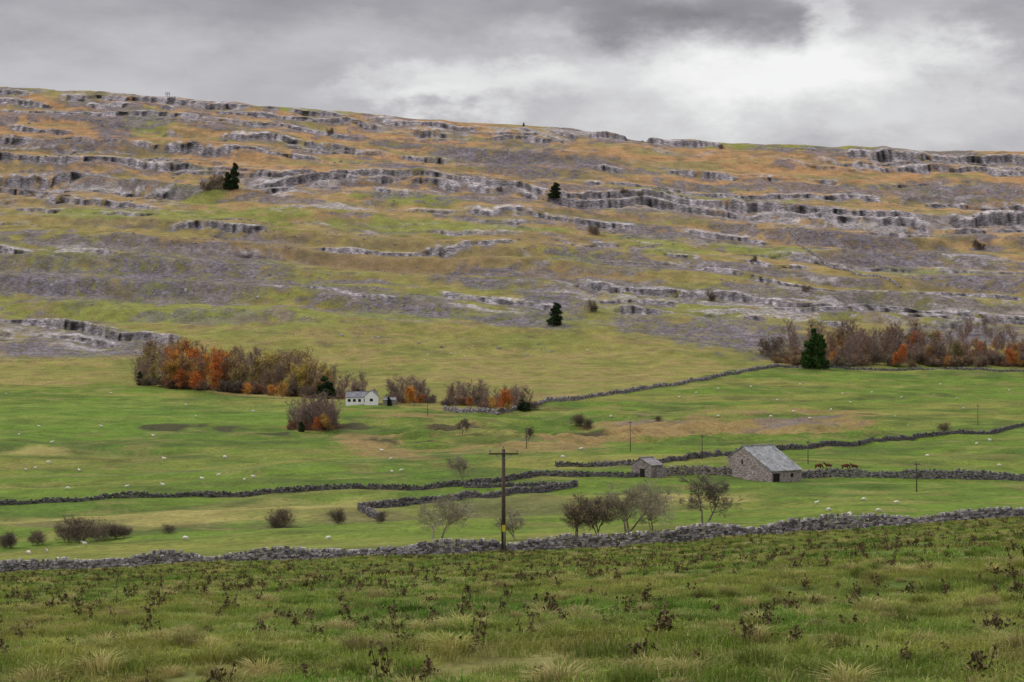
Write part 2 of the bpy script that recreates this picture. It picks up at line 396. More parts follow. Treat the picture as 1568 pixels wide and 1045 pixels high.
pl = pale*ss(-0.1, 0.15, nt_+0.3*nd+0.3*vnoise(x/9, q/2.2, 5))*0.75
c = lerp(c, (0.31, 0.283, 0.285), pl)
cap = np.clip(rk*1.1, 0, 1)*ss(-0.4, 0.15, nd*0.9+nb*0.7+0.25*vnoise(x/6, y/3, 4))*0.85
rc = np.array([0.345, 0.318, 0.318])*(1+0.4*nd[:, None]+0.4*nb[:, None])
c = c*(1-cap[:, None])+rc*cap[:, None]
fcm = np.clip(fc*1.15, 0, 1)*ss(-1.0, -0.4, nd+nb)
fcol = np.array([0.17, 0.153, 0.160])*(1+0.75*vnoise(x/2.2, y*0+3.1, 6)[:, None]+0.5*vnoise(x/6, q/2, 7)[:, None]+0.4*nb[:, None])  # dark ledge faces: overhang shade and cracks put into the rock colour
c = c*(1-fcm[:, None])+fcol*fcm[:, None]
spk = ss(0.48, 0.58, fbm(x/1.6, y/1.6, 2, 3))*(0.08+0.4*np.maximum(scr, pale))
c = lerp(c, (0.36, 0.34, 0.34), spk)
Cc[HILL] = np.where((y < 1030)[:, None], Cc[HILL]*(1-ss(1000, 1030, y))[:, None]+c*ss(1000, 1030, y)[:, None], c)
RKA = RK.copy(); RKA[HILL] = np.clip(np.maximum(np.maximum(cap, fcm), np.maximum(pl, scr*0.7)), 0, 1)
Cc = np.clip(Cc, 0.01, 0.6)
nr, ncn = XX.shape
idx = np.arange(nr*ncn).reshape(nr, ncn)
Q = np.stack([idx[:-1, :-1], idx[:-1, 1:], idx[1:, 1:], idx[1:, :-1]], -1).reshape(-1, 4)
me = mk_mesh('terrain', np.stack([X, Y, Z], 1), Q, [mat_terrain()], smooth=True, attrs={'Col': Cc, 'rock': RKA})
obj('terrain', me)

# ------------------------------------------------------------------ grass instancing
def scatter(name, pts, scales, protos):
    me = bpy.data.meshes.new(name); me.vertices.add(len(pts)); me.vertices.foreach_set('co', np.ascontiguousarray(pts, np.float32).ravel())
    a = me.attributes.new('sc', 'FLOAT', 'POINT'); a.data.foreach_set('value', np.ascontiguousarray(scales, np.float32))
    o = obj(name, me)
    c = bpy.data.collections.new(name+'_clumps')
    for i, p in enumerate(protos):
        po = bpy.data.objects.new(name+'_clump', p); c.objects.link(po)
    g = bpy.data.node_groups.new(name, 'GeometryNodeTree')
    g.interface.new_socket('Geometry', in_out='INPUT', socket_type='NodeSocketGeometry')
    g.interface.new_socket('Geometry', in_out='OUTPUT', socket_type='NodeSocketGeometry')
    gi = g.nodes.new('NodeGroupInput'); go = g.nodes.new('NodeGroupOutput')
    iop = g.nodes.new('GeometryNodeInstanceOnPoints'); ci = g.nodes.new('GeometryNodeCollectionInfo')
    ci.inputs['Collection'].default_value = c; ci.inputs['Separate Children'].default_value = True; ci.inputs['Reset Children'].default_value = True
    rv = g.nodes.new('FunctionNodeRandomValue'); rv.data_type = 'FLOAT_VECTOR'
    rv.inputs[0].default_value = (-0.06, -0.06, 0); rv.inputs[1].default_value = (0.06, 0.06, 6.283)
    na_ = g.nodes.new('GeometryNodeInputNamedAttribute'); na_.data_type = 'FLOAT'; na_.inputs[0].default_value = 'sc'
    iop.inputs['Pick Instance'].default_value = True
    L = g.links.new
    m2p = g.nodes.new('GeometryNodeMeshToPoints')
    L(gi.outputs[0], m2p.inputs[0]); L(m2p.outputs[0], iop.inputs['Points']); L(ci.outputs[0], iop.inputs['Instance'])
    L(rv.outputs[0], iop.inputs['Rotation']); L(na_.outputs[0], iop.inputs['Scale']); L(iop.outputs[0], go.inputs[0])
    md = o.modifiers.new('scatter', 'NODES'); md.node_group = g
    return o
def blades(n, R, h0, h1, w, lean, mat, seed, clump=None):
    r = np.random.default_rng(seed)
    rad = R*np.sqrt(r.random(n)); th = r.random(n)*6.283
    bx = rad*np.cos(th); by = rad*np.sin(th)
    h = r.uniform(h0, h1, n)*(1 - 0.35*(rad/R)**2)
    a = r.random(n)*6.283; ln = lean*(0.3+r.random(n)*1.0)
    if clump:
        a = th + r.normal(0, 0.5, n); ln = lean*(0.2+rad/R)
    dx = np.cos(a); dy = np.sin(a); ww = w*r.uniform(0.6, 1.4, n)
    px, py = -dy, dx
    p = np.zeros((n, 5, 3)); zb = -0.04
    p[:, 0] = np.stack([bx-px*ww, by-py*ww, 0*bx+zb], 1); p[:, 1] = np.stack([bx+px*ww, by+py*ww, 0*bx+zb], 1)
    mx = bx+dx*ln*h*0.3; my = by+dy*ln*h*0.3
    p[:, 2] = np.stack([mx-px*ww*.8, my-py*ww*.8, h*0.6], 1); p[:, 3] = np.stack([mx+px*ww*.8, my+py*ww*.8, h*0.6], 1)
    p[:, 4] = np.stack([bx+dx*ln*h, by+dy*ln*h, h*(1-0.25*ln)], 1)
    i = np.arange(n)[:, None]*5
    T = np.concatenate([i+[0, 1, 3], i+[0, 3, 2], i+[2, 3, 4]], 0)
    return mk_mesh('turf_clump', p.reshape(-1, 3), T, [mat])
mg = mat_grass('meadow_grass_blades'); mgd = mat_grass('dry_tussock_blades', 0.5)
turf_n = [blades(300, 0.58, 0.03, 0.12, 0.005, 0.9, mg, s) for s in range(4)] + [blades(300, 0.5, 0.07, 0.20, 0.005, 1.0, mg, 10+s) for s in range(2)]
turf_f = [blades(170, 0.6, 0.04, 0.15, 0.012, 0.9, mg, 20+s) for s in range(5)]
def fieldpts(n, y0, y1, seed, dens=None, thr=0):
    r = np.random.default_rng(seed)
    y = np.sqrt(r.uniform(y0**2, y1**2, n)); uu = r.uniform(-140, 1710, n)
    x = (uu-U0)/F*y
    if dens is not None:
        k = dens(x, y) > thr; x, y = x[k], y[k]
    return np.stack([x, y, terrain(x, y)], 1)
p1 = fieldpts(3200, 11, 48, 1); scatter('meadow_grass', p1, rng.uniform(0.7, 1.15, len(p1)), turf_n)
p2 = fieldpts(6500, 46, 150, 2); scatter('meadow_grass', p2, rng.uniform(0.8, 1.4, len(p2)), turf_f)
tus = [blades(190, 0.17, 0.14, 0.30, 0.0055, 1.1, mgd if s % 2 == 0 else mg, 30+s, True) for s in range(6)]
dfun = lambda x, y: fbm(x/5, y/5, 3, 6)+0.7*np.random.default_rng(1).random(len(x))-0.3
p3 = np.concatenate([fieldpts(1700, 11, 60, 3, dfun, 0.02), fieldpts(7000, 60, 151, 4, dfun, 0.02)])
scatter('grass_tussocks', p3, rng.uniform(0.4, 1.2, len(p3)), tus)

# ------------------------------------------------------------------ tubes / trees
def tubes(segs, k=3):
    A = np.array([s[0] for s in segs], float); B = np.array([s[1] for s in segs], float)
    ra = np.array([s[2] for s in segs]); rb = np.array([s[3] for s in segs])
    D = B-A; D /= np.maximum(np.linalg.norm(D, axis=1, keepdims=True), 1e-6)
    ref = np.where(np.abs(D[:, 2:3]) > 0.9, np.array([[1.0, 0, 0]]), np.array([[0, 0, 1.0]]))
    P1 = np.cross(D, ref); P1 /= np.linalg.norm(P1, axis=1, keepdims=True); P2 = np.cross(D, P1)
    n = len(A); V = np.zeros((n, 2*k, 3))
    for j in range(k):
        a = 2*math.pi*j/k; o = P1*math.cos(a)+P2*math.sin(a)
        V[:, j] = A+o*ra[:, None]; V[:, k+j] = B+o*rb[:, None]
    i = np.arange(n)[:, None]*2*k
    Fs = np.concatenate([i+[j, (j+1) % k, k+(j+1) % k, k+j] for j in range(k)], 0)
    return V.reshape(-1, 3), Fs
def leafquads(C, size, seed):
    r = np.random.default_rng(seed); n = len(C)
    a = r.normal(size=(n, 3)); a /= np.linalg.norm(a, axis=1, keepdims=True)
    b = np.cross(a, r.normal(size=(n, 3))); b /= np.linalg.norm(b, axis=1, keepdims=True)
    s = size*r.uniform(0.5, 1.3, n)[:, None]
    V = np.stack([C-a*s, C+b*s*0.6, C+a*s, C-b*s*0.6], 1).reshape(-1, 3)
    return V, np.arange(4*n).reshape(n, 4)
def grow(seed, H, levels=3, kids=3, angle=0.8, lenf=0.62, up=0.12, r0=0.016, trunk=0.55, jit=0.14, rmin=0.012, multi=1, first=1, spread=0.25):
    rd = random.Random(seed); segs = []; tips = []
    def g3(s): return Vector((rd.gauss(0, s), rd.gauss(0, s), rd.gauss(0, s)))
    def br(p, d, L, r, lev):
        n = 5 if lev == 0 else (3 if lev < levels else 2)
        for i in range(n):
            d = (d+g3(jit)+Vector((0, 0, up))).normalized()
            q_ = p+d*(L/n); r2 = max(rmin, r*(1-0.75/n))
            segs.append((tuple(p), tuple(q_), max(r, rmin), r2)); r = r2; p = q_
            if lev < levels and (lev > 0 or i >= first):
                for k in range(kids if lev else kids+1):
                    ax = g3(1).cross(d)
                    if ax.length < 1e-4: continue
                    dd = (Matrix.Rotation(angle*rd.uniform(0.6, 1.3), 3, ax.normalized()) @ d)
                    br(p, dd, L*lenf*rd.uniform(0.65, 1.1)*(1-0.10*i), r*0.6, lev+1)
        tips.append(tuple(p))
    for m_ in range(multi):
        sp = spread*(multi > 1)
        d0 = Vector((rd.gauss(0, sp), rd.gauss(0, sp), 1)).normalized()
        br(Vector((rd.gauss(0, 0.12*sp*H), rd.gauss(0, 0.12*sp*H), -0.02*H)), d0, H*trunk*(rd.uniform(0.6, 1) if m_ else 1), H*r0, 0)
    T = np.array(tips); k = H/np.percentile(T[:, 2], 99.5)
    segs = [(tuple(np.array(a)*k), tuple(np.array(b)*k), c1, c2) for a, b, c1, c2 in segs]
    return segs, T*k
def tree_mesh(name, seed, H, leaves=0, lsize=0.3, barkm=None, leafm=None, jitter=0.5, **kw):
    segs, T = grow(seed, H, **kw)
    V, Fs = tubes(segs); mi = np.zeros(len(Fs))
    if leaves:
        r = np.random.default_rng(seed+99)
        C = T[r.integers(0, len(T), leaves)]+r.normal(0, jitter, (leaves, 3)); C = C[C[:, 2] > 0.03*H]
        LV, LF = leafquads(C, lsize, seed)
        Fs = np.concatenate([Fs, LF+len(V)]); mi = np.concatenate([mi, np.ones(len(LF))]); V = np.concatenate([V, LV])
    return mk_mesh(name, V, Fs, [barkm, leafm] if leafm else [barkm], mi)
def blob_tree_mesh(name, seed, H, W, n, lsize, barkm, leafm, cone=0.6, lobes=46):
    """evergreen: trunk, limbs and leaf clumps spread through an uneven crown"""
    r = np.random.default_rng(seed); cs = []
    segs = [((0, 0, -0.3), (0.02*H, 0, H*0.5), 0.035*H, 0.02*H), ((0.02*H, 0, H*0.5), (0, 0, H*0.9), 0.02*H, 0.008*H)]
    for i in range(lobes):
        h = 0.06+0.87*r.random()**1.35; R = W*0.5*((1-h)**cone)*r.uniform(0.1, 0.85)*(0.85 if h < 0.15 else 1); a = r.random()*6.283
        c_ = np.array([R*math.cos(a), R*math.sin(a), h*H]); s_ = W*0.5*r.uniform(0.26, 0.42)*(1-0.55*h)
        m_ = n//lobes
        d = r.normal(size=(m_, 3)); d /= np.linalg.norm(d, axis=1, keepdims=True)
        cs.append(c_+d*s_*r.uniform(0.3, 1.1, (m_, 1))*np.array([1, 1, 0.8]))
        segs.append(((0, 0, max(0.05, h-0.15)*H), tuple(c_), 0.012*H, 0.005*H))
    V, Fs = tubes(segs, 5); mi = np.zeros(len(Fs)); C = np.concatenate(cs); C = C[C[:, 2] > 0.05]
    LV, LF = leafquads(C, lsize, seed)
    return mk_mesh(name, np.concatenate([V, LV]), np.concatenate([Fs, LF+len(V)]), [barkm, leafm], np.concatenate([mi, np.ones(len(LF))]))

bark = mat_plain('bark_grey_brown', (0.10, 0.078, 0.066), (0.18, 0.145, 0.125), 2, bs=0)
barkp = mat_plain('bark_purple_brown', (0.15, 0.11, 0.10), (0.25, 0.195, 0.17), 0.6, bs=0)
barkpale = mat_plain('bark_pale_lichen', (0.20, 0.175, 0.125), (0.32, 0.285, 0.205), 2, bs=0)
leafm = mat_leaf('leaves')
farbare = [tree_mesh('bare_far', 100+i, 15, barkm=barkp, leafm=leafm, leaves=420, lsize=0.22, jitter=0.7, levels=3, kids=2, angle=0.62, up=0.13, rmin=0.04, r0=0.013, first=0, trunk=0.75, lenf=0.5) for i in range(7)]
farleaf = [tree_mesh('autumn_far', 200+i, 15, barkm=barkp, leafm=leafm, leaves=2000, lsize=0.34, jitter=0.9, levels=3, kids=2, angle=0.75, up=0.10, rmin=0.03, r0=0.012, first=0, trunk=0.7, lenf=0.5) for i in range(5)]
scrub = [tree_mesh('scrub_far', 250+i, 5, barkm=barkp, leafm=leafm, leaves=900, lsize=0.22, jitter=0.5, levels=2, kids=3, angle=0.9, up=0.04, rmin=0.03, r0=0.014, first=0, multi=6, spread=0.7, trunk=0.6) for i in range(4)]
everg = [blob_tree_mesh('evergreen', 300+i, 10, 8.5, 6500, 0.30, bark, leafm, cone=0.6) for i in range(3)]
ORG = [(0.42, 0.13, 0.03), (0.46, 0.21, 0.045), (0.32, 0.11, 0.03), (0.40, 0.24, 0.06)]
TAN = [(0.33, 0.25, 0.10), (0.26, 0.18, 0.09), (0.40, 0.31, 0.08)]
TWG = [(0.24, 0.16, 0.12), (0.20, 0.14, 0.11), (0.27, 0.16, 0.105)]
DRK = (0.028, 0.048, 0.02)
rd = random.Random(4)
def empty(name, loc=(0, 0, 0)):
    e = bpy.data.objects.new(name, None); COL.objects.link(e); e.location = loc; return e
def put(parent, nm, meshes, u, v, hpx, color, base_h, wide=1.0, **kw):
    p = locate(u, v, **kw)
    h = hpx*p.y/F; s = h/base_h
    return obj(nm, rd.choice(meshes), p, rd.random()*6.28, (s*wide, s*wide, s), parent, color)
wd = empty('distant_woodland')
K = dict(ymin=780, step=2.0)
for i in range(165):
    u = rd.uniform(205, 512); t = (u-200)/320; v = 589+t*24-rd.random()**1.4*22
    hp = 54*(0.6+0.55*rd.random())*(0.62 if u < 228 else 1.0)*(0.75 if u > 480 else 1)
    x_ = rd.random()
    if 248 < u < 350 and x_ < 0.5: put(wd, 'beech_tree', farleaf, u, v, hp*0.88, rd.choice(ORG), 15, 0.9, **K)
    elif u < 250 and x_ < 0.6: put(wd, 'ash_tree', farleaf, u, v, hp*0.8, rd.choice([(0.24, 0.18, 0.07), (0.18, 0.13, 0.06)]), 15, 1.0, **K)
    elif x_ < 0.34: put(wd, 'ash_tree', farleaf, u, v, hp*0.88, rd.choice(TAN), 15, 0.85, **K)
    else: put(wd, 'bare_ash_tree', farbare, u, v, hp, rd.choice(TWG+TAN), 15, 1.0, **K)
for i in range(70):
    u = rd.uniform(205, 520); t = (u-200)/320
    put(wd, 'undergrowth', scrub, u, 591+t*23-rd.random()*4, rd.uniform(9, 20), rd.choice([(0.18, 0.11, 0.05), (0.10, 0.08, 0.045), (0.30, 0.11, 0.04), (0.07, 0.065, 0.035)]), 5, 1.1, **K)
for u, v, hp, w in [(432, 613, 26, 1.2), (275, 598, 30, 1.3), (300, 600, 30, 1.2), (325, 603, 34, 1.1), (380, 609, 22, 1.2), (262, 594, 40, 1), (420, 611, 20, 1.4)]:
    put(wd, 'beech_tree', farleaf, u, v, hp, rd.choice(ORG), 15, w, **K)
for u, v, hp in [(498, 616, 40), (507, 616, 28), (215, 591, 22)]: put(wd, 'holly_tree', everg, u, v, hp, DRK, 10, 1.0, **K)
w2 = empty('cottage_shelter_trees'); K = dict(ymin=500)
for u0_, u1_, v_, hp0, n in [(520, 560, 612, 36, 10), (600, 662, 619, 38, 18), (685, 740, 622, 34, 18), (735, 815, 628, 34, 20), (446, 515, 659, 48, 34)]:
    for i in range(n):
        u = rd.uniform(u0_, u1_)
        put(w2, 'bare_ash_tree', farbare, u, v_-rd.random()*6, hp0*rd.uniform(0.5, 1.15), rd.choice(TWG), 15, 1.25, **K)
    for i in range(n//2):
        put(w2, 'undergrowth', scrub, rd.uniform(u0_, u1_), v_-rd.random()*3, rd.uniform(8, 16), rd.choice([(0.13, 0.08, 0.05), (0.24, 0.10, 0.04), (0.07, 0.055, 0.035)]), 5, 1.2, **K)
for u, v, hp in [(635, 621, 24), (628, 621, 28), (757, 630, 22), (770, 632, 34), (780, 632, 22), (502, 662, 26), (490, 662, 22), (716, 624, 16), (645, 621, 16)]:
    put(w2, 'beech_tree', farleaf, u, v, hp, rd.choice(ORG), 15, 1.2, **K)
for u, v, hp in [(800, 630, 20), (596, 622, 14), (548, 612, 16), (462, 662, 16), (808, 630, 14)]: put(w2, 'holly_tree', everg, u, v, hp, DRK, 10, 1.2, **K)
w3 = empty('hillside_woodland'); K = dict(ymin=850, step=2.0)
for i in range(190):
    u = 1188+(rd.random()**0.85)*430; v = 561-rd.random()**1.3*26
    hp = (48 if u < 1400 else 40)*(0.4+0.7*rd.random())*(0.6 if u < 1210 else 1)
    x_ = rd.random()
    if x_ < 0.26: put(w3, 'beech_tree', farleaf, u, v, hp*0.75, rd.choice([(0.28, 0.15, 0.07), (0.30, 0.18, 0.07), (0.32, 0.12, 0.05), (0.16, 0.14, 0.05)]), 15, 1.1, **K)
    else: put(w3, 'bare_ash_tree', farbare, u, v, hp, rd.choice(TWG), 15, 1.15, **K)
for i in range(110): put(w3, 'undergrowth', scrub, rd.uniform(1190, 1620), 563-rd.random()*14, rd.uniform(9, 20), rd.choice([(0.24, 0.14, 0.07), (0.17, 0.12, 0.07), (0.30, 0.20, 0.08), (0.10, 0.085, 0.045)]), 5, 1.3, **K)
for i in range(26): put(w3, 'bare_ash_tree', farbare, rd.uniform(1470, 1640), rd.uniform(505, 530), 28*rd.uniform(0.5, 1.1), rd.choice(TWG), 15, 1.2, **K)
for u, v, hp in [(1378, 563, 34), (1272, 562, 24), (1548, 564, 30), (1560, 564, 24), (1450, 564, 18), (1370, 563, 22)]: put(w3, 'beech_tree', farleaf, u, v, hp, ORG[rd.randrange(2)], 15, 0.9, **K)
for u, v, hp in [(1246, 565, 64), (1258, 565, 54), (1236, 565, 46)]: put(w3, 'pine_tree', everg, u, v, hp, (0.042, 0.085, 0.02), 10, 0.62, **K)
for u, v, hp, w in [(358, 290, 42, 0.75), (348, 291, 28, 0.9), (850, 305, 25, 1.4), (851, 499, 36, 1.15)]: put(None, 'yew_tree', everg, u, v, hp, DRK, 10, w, ymin=900)
for u, v, hp in [(910, 360, 15), (505, 205, 9), (1086, 461, 16), (1156, 402, 10), (1235, 447, 10), (1500, 383, 16), (332, 289, 22), (316, 293, 15), (1105, 228, 7), (955, 298, 8), (980, 302, 8), (765, 293, 7), (905, 478, 18), (1180, 545, 30)]:
    put(None, 'hawthorn_bush', scrub, u, v, hp, rd.choice([(0.08, 0.07, 0.03), (0.10, 0.08, 0.04)]), 5, 0.9, ymin=900)
def near_tree(name, seed, p, H, barkm, wide=1.0, leaves=0, color=None, **kw):
    a = dict(levels=4, kids=2, angle=0.85, up=0.06, rmin=0.010, r0=0.02, lenf=0.62); a.update(kw)
    me_ = tree_mesh(name, seed, H, barkm=barkm, leafm=leafm, leaves=leaves, lsize=0.10, jitter=0.15, **a)
    return obj(name, me_, p, 0, (wide, wide, 1), None, color or (0.2, 0.15, 0.06))
near_tree('bare_hawthorn_tree', 1, at(658, 192), 5.0, barkpale, 1.5, multi=2, rmin=0.0075, spread=0.35)
near_tree('bare_hawthorn_tree', 2, at(958, 194), 5.6, barkpale, 1.3, multi=3, rmin=0.0085, spread=0.2)
near_tree('bare_hawthorn_tree', 3, at(1080, 205), 5.4, bark, 1.3, multi=2, rmin=0.010, spread=0.3)
near_tree('bare_hawthorn_tree', 16, at(1000, 198), 4.0, barkpale, 1.2, multi=2, rmin=0.008, spread=0.2)
near_tree('bare_hawthorn_tree', 7, at(790, 190), 3.4, barkpale, 1.4, multi=2, rmin=0.006, spread=0.4)
near_tree('brown_leaved_hawthorn_bush', 4, at(885, 192), 4.3, bark, 1.0, multi=3, leaves=500, color=(0.28, 0.18, 0.08), rmin=0.008, spread=0.35)
near_tree('brown_leaved_hawthorn_bush', 9, at(912, 193), 3.8, bark, 1.1, multi=3, leaves=300, color=(0.26, 0.17, 0.08), rmin=0.008, spread=0.35)
near_tree('bare_hawthorn_tree', 5, locate(708, 738), 4.8, barkpale, 1.1, multi=2, rmin=0.011)
near_tree('bare_hawthorn_tree', 8, locate(708, 668), 5.0, bark, 1.1, multi=1, rmin=0.02)
near_tree('bare_hawthorn_tree', 12, locate(808, 682), 4.6, bark, 0.8, multi=1, rmin=0.02)
bushes = [(125, 832, 42, 1.1, .10), (105, 830, 32, 1.2, .08), (150, 828, 26, 1.3, .07), (178, 825, 24, 1.2, .06), (192, 824, 18, 1.2, .07), (435, 808, 30, 1.1, .12), (422, 808, 18, 1.2, .12), (518, 804, 26, 1.0, .09), (583, 802, 20, .8, .09), (18, 840, 26, 1, .06), (56, 835, 24, 1.1, .12), (8, 840, 20, 1, .05), (260, 818, 14, 1.2, .11), (888, 656, 20, 1.1, .08), (900, 656, 14, 1.1, .08), (1445, 663, 16, 1.0, .10), (1008, 645, 8, 1.2, .07)]
bm_ = [tree_mesh('bush', 400+i, 4, barkm=bark, leafm=leafm, leaves=1200, lsize=0.10, jitter=0.28, levels=3, kids=2, angle=0.9, up=0.04, rmin=0.010, r0=0.012, multi=7, spread=0.5, trunk=0.6, first=0) for i in range(4)]
for u, v, hp, w, g_ in bushes:
    put(None, 'autumn_bush', bm_, u, v, hp, (g_*1.6, g_*1.15, g_*0.6), 4, w)

# ------------------------------------------------------------------ weeds
wm = mat_plain('dead_dock_stalks', (0.055, 0.04, 0.022), (0.14, 0.105, 0.048), 5, bs=0)
def weed(seed):
    r = random.Random(seed); segs = []; C = []
    for i in range(r.randint(2, 6)):
        a = r.random()*6.28; l = r.uniform(0.12, 0.38); b0 = (r.gauss(0, .05), r.gauss(0, .05), -0.03)
        t = (b0[0]+math.cos(a)*l*0.3, b0[1]+math.sin(a)*l*0.3, l)
        segs.append((b0, t, 0.006, 0.004))
        for k in range(12):
            f = r.uniform(0.35, 1.02); C.append([b0[j]+(t[j]-b0[j])*f+r.gauss(0, 0.018) for j in range(3)])
    for k in range(28): C.append([r.gauss(0, .12), r.gauss(0, .12), r.uniform(0.02, 0.15)])
    V, Fs = tubes(segs); LV, LF = leafquads(np.array(C), 0.032, seed)
    return mk_mesh('weed', np.concatenate([V, LV]), np.concatenate([Fs, LF+len(V)]), [wm])
wds = [weed(i) for i in range(9)]
dw = lambda x, y: 0.6*fbm(x/7, y/7, 3, 9)+1.2*np.random.default_rng(8).random(len(x))-0.55
p4 = np.concatenate([fieldpts(750, 12, 50, 5, dw, 0.08), fieldpts(8500, 50, 149, 6, dw, 0.08)])
scatter('dead_dock_weeds', p4, rng.uniform(0.4, 1.25, len(p4)), wds)

# ------------------------------------------------------------------ dry stone walls
stm = mat_attr('limestone_walling', 9, 0.65, 1.35, 0.5)
BOX = np.array([[-1, -1, -1], [1, -1, -1], [1, 1, -1], [-1, 1, -1], [-1, -1, 1], [1, -1, 1], [1, 1, 1], [-1, 1, 1]])*0.5
BF = np.array([[0, 3, 2, 1], [4, 5, 6, 7], [0, 1, 5, 4], [1, 2, 6, 5], [2, 3, 7, 6], [3, 0, 4, 7]])
def wall(name, pts, H=1.35, T=0.55, sl=0.32, sh=0.15, tone=1.0, seed=0, warm=0.0, tumble=0.22):
    r = np.random.default_rng(seed)
    P3 = np.array([[p[0], p[1]] for p in pts]); d = np.r_[0, np.cumsum(np.linalg.norm(np.diff(P3, axis=0), axis=1))]
    Ltot = d[-1]; ncour = max(3, int(H/sh)); Cs = []; Dm = []; An = []; Co = []
    for k in range(ncour+1):
        top = k == ncour
        n = int(Ltot/(sl*(0.55 if top else 1)))
        s = (np.arange(n)+r.uniform(-0.25, 0.25, n)+r.random())*(Ltot/n); s = np.clip(s, 0, Ltot)
        x = np.interp(s, d, P3[:, 0]); y = np.interp(s, d, P3[:, 1])
        e = 0.3; x2 = np.interp(s+e, d, P3[:, 0]); y2 = np.interp(s+e, d, P3[:, 1]); x0 = np.interp(s-e, d, P3[:, 0]); y0 = np.interp(s-e, d, P3[:, 1])
        an = np.arctan2(y2-y0, x2-x0)
        g = terrain(x, y)
        hv = H*(1+tumble*vnoise(s/5.0, s*0+seed, 4)+0.14*vnoise(s/1.7, s*0+seed, 5))
        fr = (k+0.45)/(ncour)
        z = g-0.08+hv*fr
        keep = r.random(n) > (0.35 if top else 0.0)
        tp = 1-0.35*min(fr, 1)
        w = sl*r.uniform(0.8, 1.3, n)*(0.45 if top else 1); dd = T*tp*r.uniform(0.85, 1.12, n); hh = sh*r.uniform(0.85, 1.35, n)*(1.5 if top else 1)
        Cs.append(np.stack([x, y, z], 1)[keep]); Dm.append(np.stack([w, dd, hh], 1)[keep]); An.append((an+r.normal(0, 0.06, n))[keep])
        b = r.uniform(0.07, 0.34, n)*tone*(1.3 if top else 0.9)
        Co.append(np.stack([b*(1.03+warm), b*0.94, b*(0.96-warm)], 1)[keep])
    Cs = np.concatenate(Cs); Dm = np.concatenate(Dm); An = np.concatenate(An); Co = np.concatenate(Co); n = len(Cs)
    V = BOX[None]*Dm[:, None, :]+r.normal(0, 0.14, (n, 8, 3))*Dm[:, None, :]*0.45
    tl = r.normal(0, 0.10, n); ct, st = np.cos(tl)[:, None], np.sin(tl)[:, None]
    vx = V[:, :, 0]*ct-V[:, :, 2]*st; vz = V[:, :, 0]*st+V[:, :, 2]*ct
    ca, sa = np.cos(An)[:, None], np.sin(An)[:, None]
    W = np.stack([vx*ca-V[:, :, 1]*sa, vx*sa+V[:, :, 1]*ca, vz], 2)+Cs[:, None, :]
    Fs = (np.arange(n)[:, None, None]*8+BF[None]).reshape(-1, 4)
    return obj(name, mk_mesh(name, W.reshape(-1, 3), Fs, [stm], attrs={'Col': np.repeat(Co, 8, 0)}))
fw = []
for u in range(-420, 2000, 60):
    yv = 152+2.5*math.sin(u/170)+1.2*math.sin(u/61); fw.append(((u-U0)/F*yv, yv))
wall('dry_stone_wall', fw, 0.95, 0.6, 0.30, 0.13, 1.1, 1, tumble=0.4)
def lw(uvs, **kw): return [tuple(locate(u, v, **kw)[:2]) for u, v in uvs]
wall('dry_stone_wall', lw([(-260, 790), (-100, 782), (0, 774), (150, 766), (300, 760), (450, 755), (600, 750), (700, 745), (765, 739), (830, 729)]), 0.85, 0.6, 0.5, 0.2, 0.5, 2)
wall('dry_stone_wall', lw([(830, 729), (900, 731), (975, 731)]), 1.0, 0.6, 0.5, 0.2, 0.6, 3)
wall('dry_stone_wall', lw([(1016, 729), (1060, 728), (1122, 730)]), 1.5, 0.6, 0.5, 0.2, 0.9, 4, warm=0.08)
wall('dry_stone_wall', lw([(1215, 733), (1260, 731), (1400, 734), (1568, 737), (1800, 740)]), 1.45, 0.6, 0.45, 0.2, 0.85, 5)
wall('dry_stone_wall', lw([(585, 798), (568, 791), (550, 780), (620, 774), (700, 767), (780, 758), (850, 751), (884, 747)]), 0.9, 0.6, 0.45, 0.18, 0.6, 6)
wall('dry_stone_wall', lw([(710, 747), (780, 746), (884, 747)]), 0.7, 0.6, 0.5, 0.2, 0.6, 7)
wall('dry_stone_wall', lw([(850, 716), (910, 715), (965, 713), (1015, 710), (1075, 702), (1130, 696), (1200, 689), (1260, 684), (1330, 678), (1400, 673), (1480, 665), (1568, 653), (1750, 640)]), 1.0, 0.6, 0.6, 0.24, 0.5, 8)
wall('dry_stone_wall', lw([(680, 629), (720, 633), (762, 636), (790, 629), (830, 619), (880, 614), (940, 604), (1000, 595), (1060, 585), (1100, 578), (1150, 569), (1190, 562)]), 1.35, 0.8, 0.9, 0.35, 0.95, 9)
wall('dry_stone_wall', lw([(1190, 562), (1300, 566), (1400, 567), (1568, 570), (1800, 572)]), 1.0, 0.7, 0.9, 0.35, 0.7, 12)
wall('dry_stone_wall', lw([(1205, 350), (1222, 370), (1240, 386), (1262, 402), (1275, 412), (1300, 416), (1330, 424), (1380, 442)], ymin=1000), 1.1, 0.9, 1.0, 0.35, 1.35, 10)
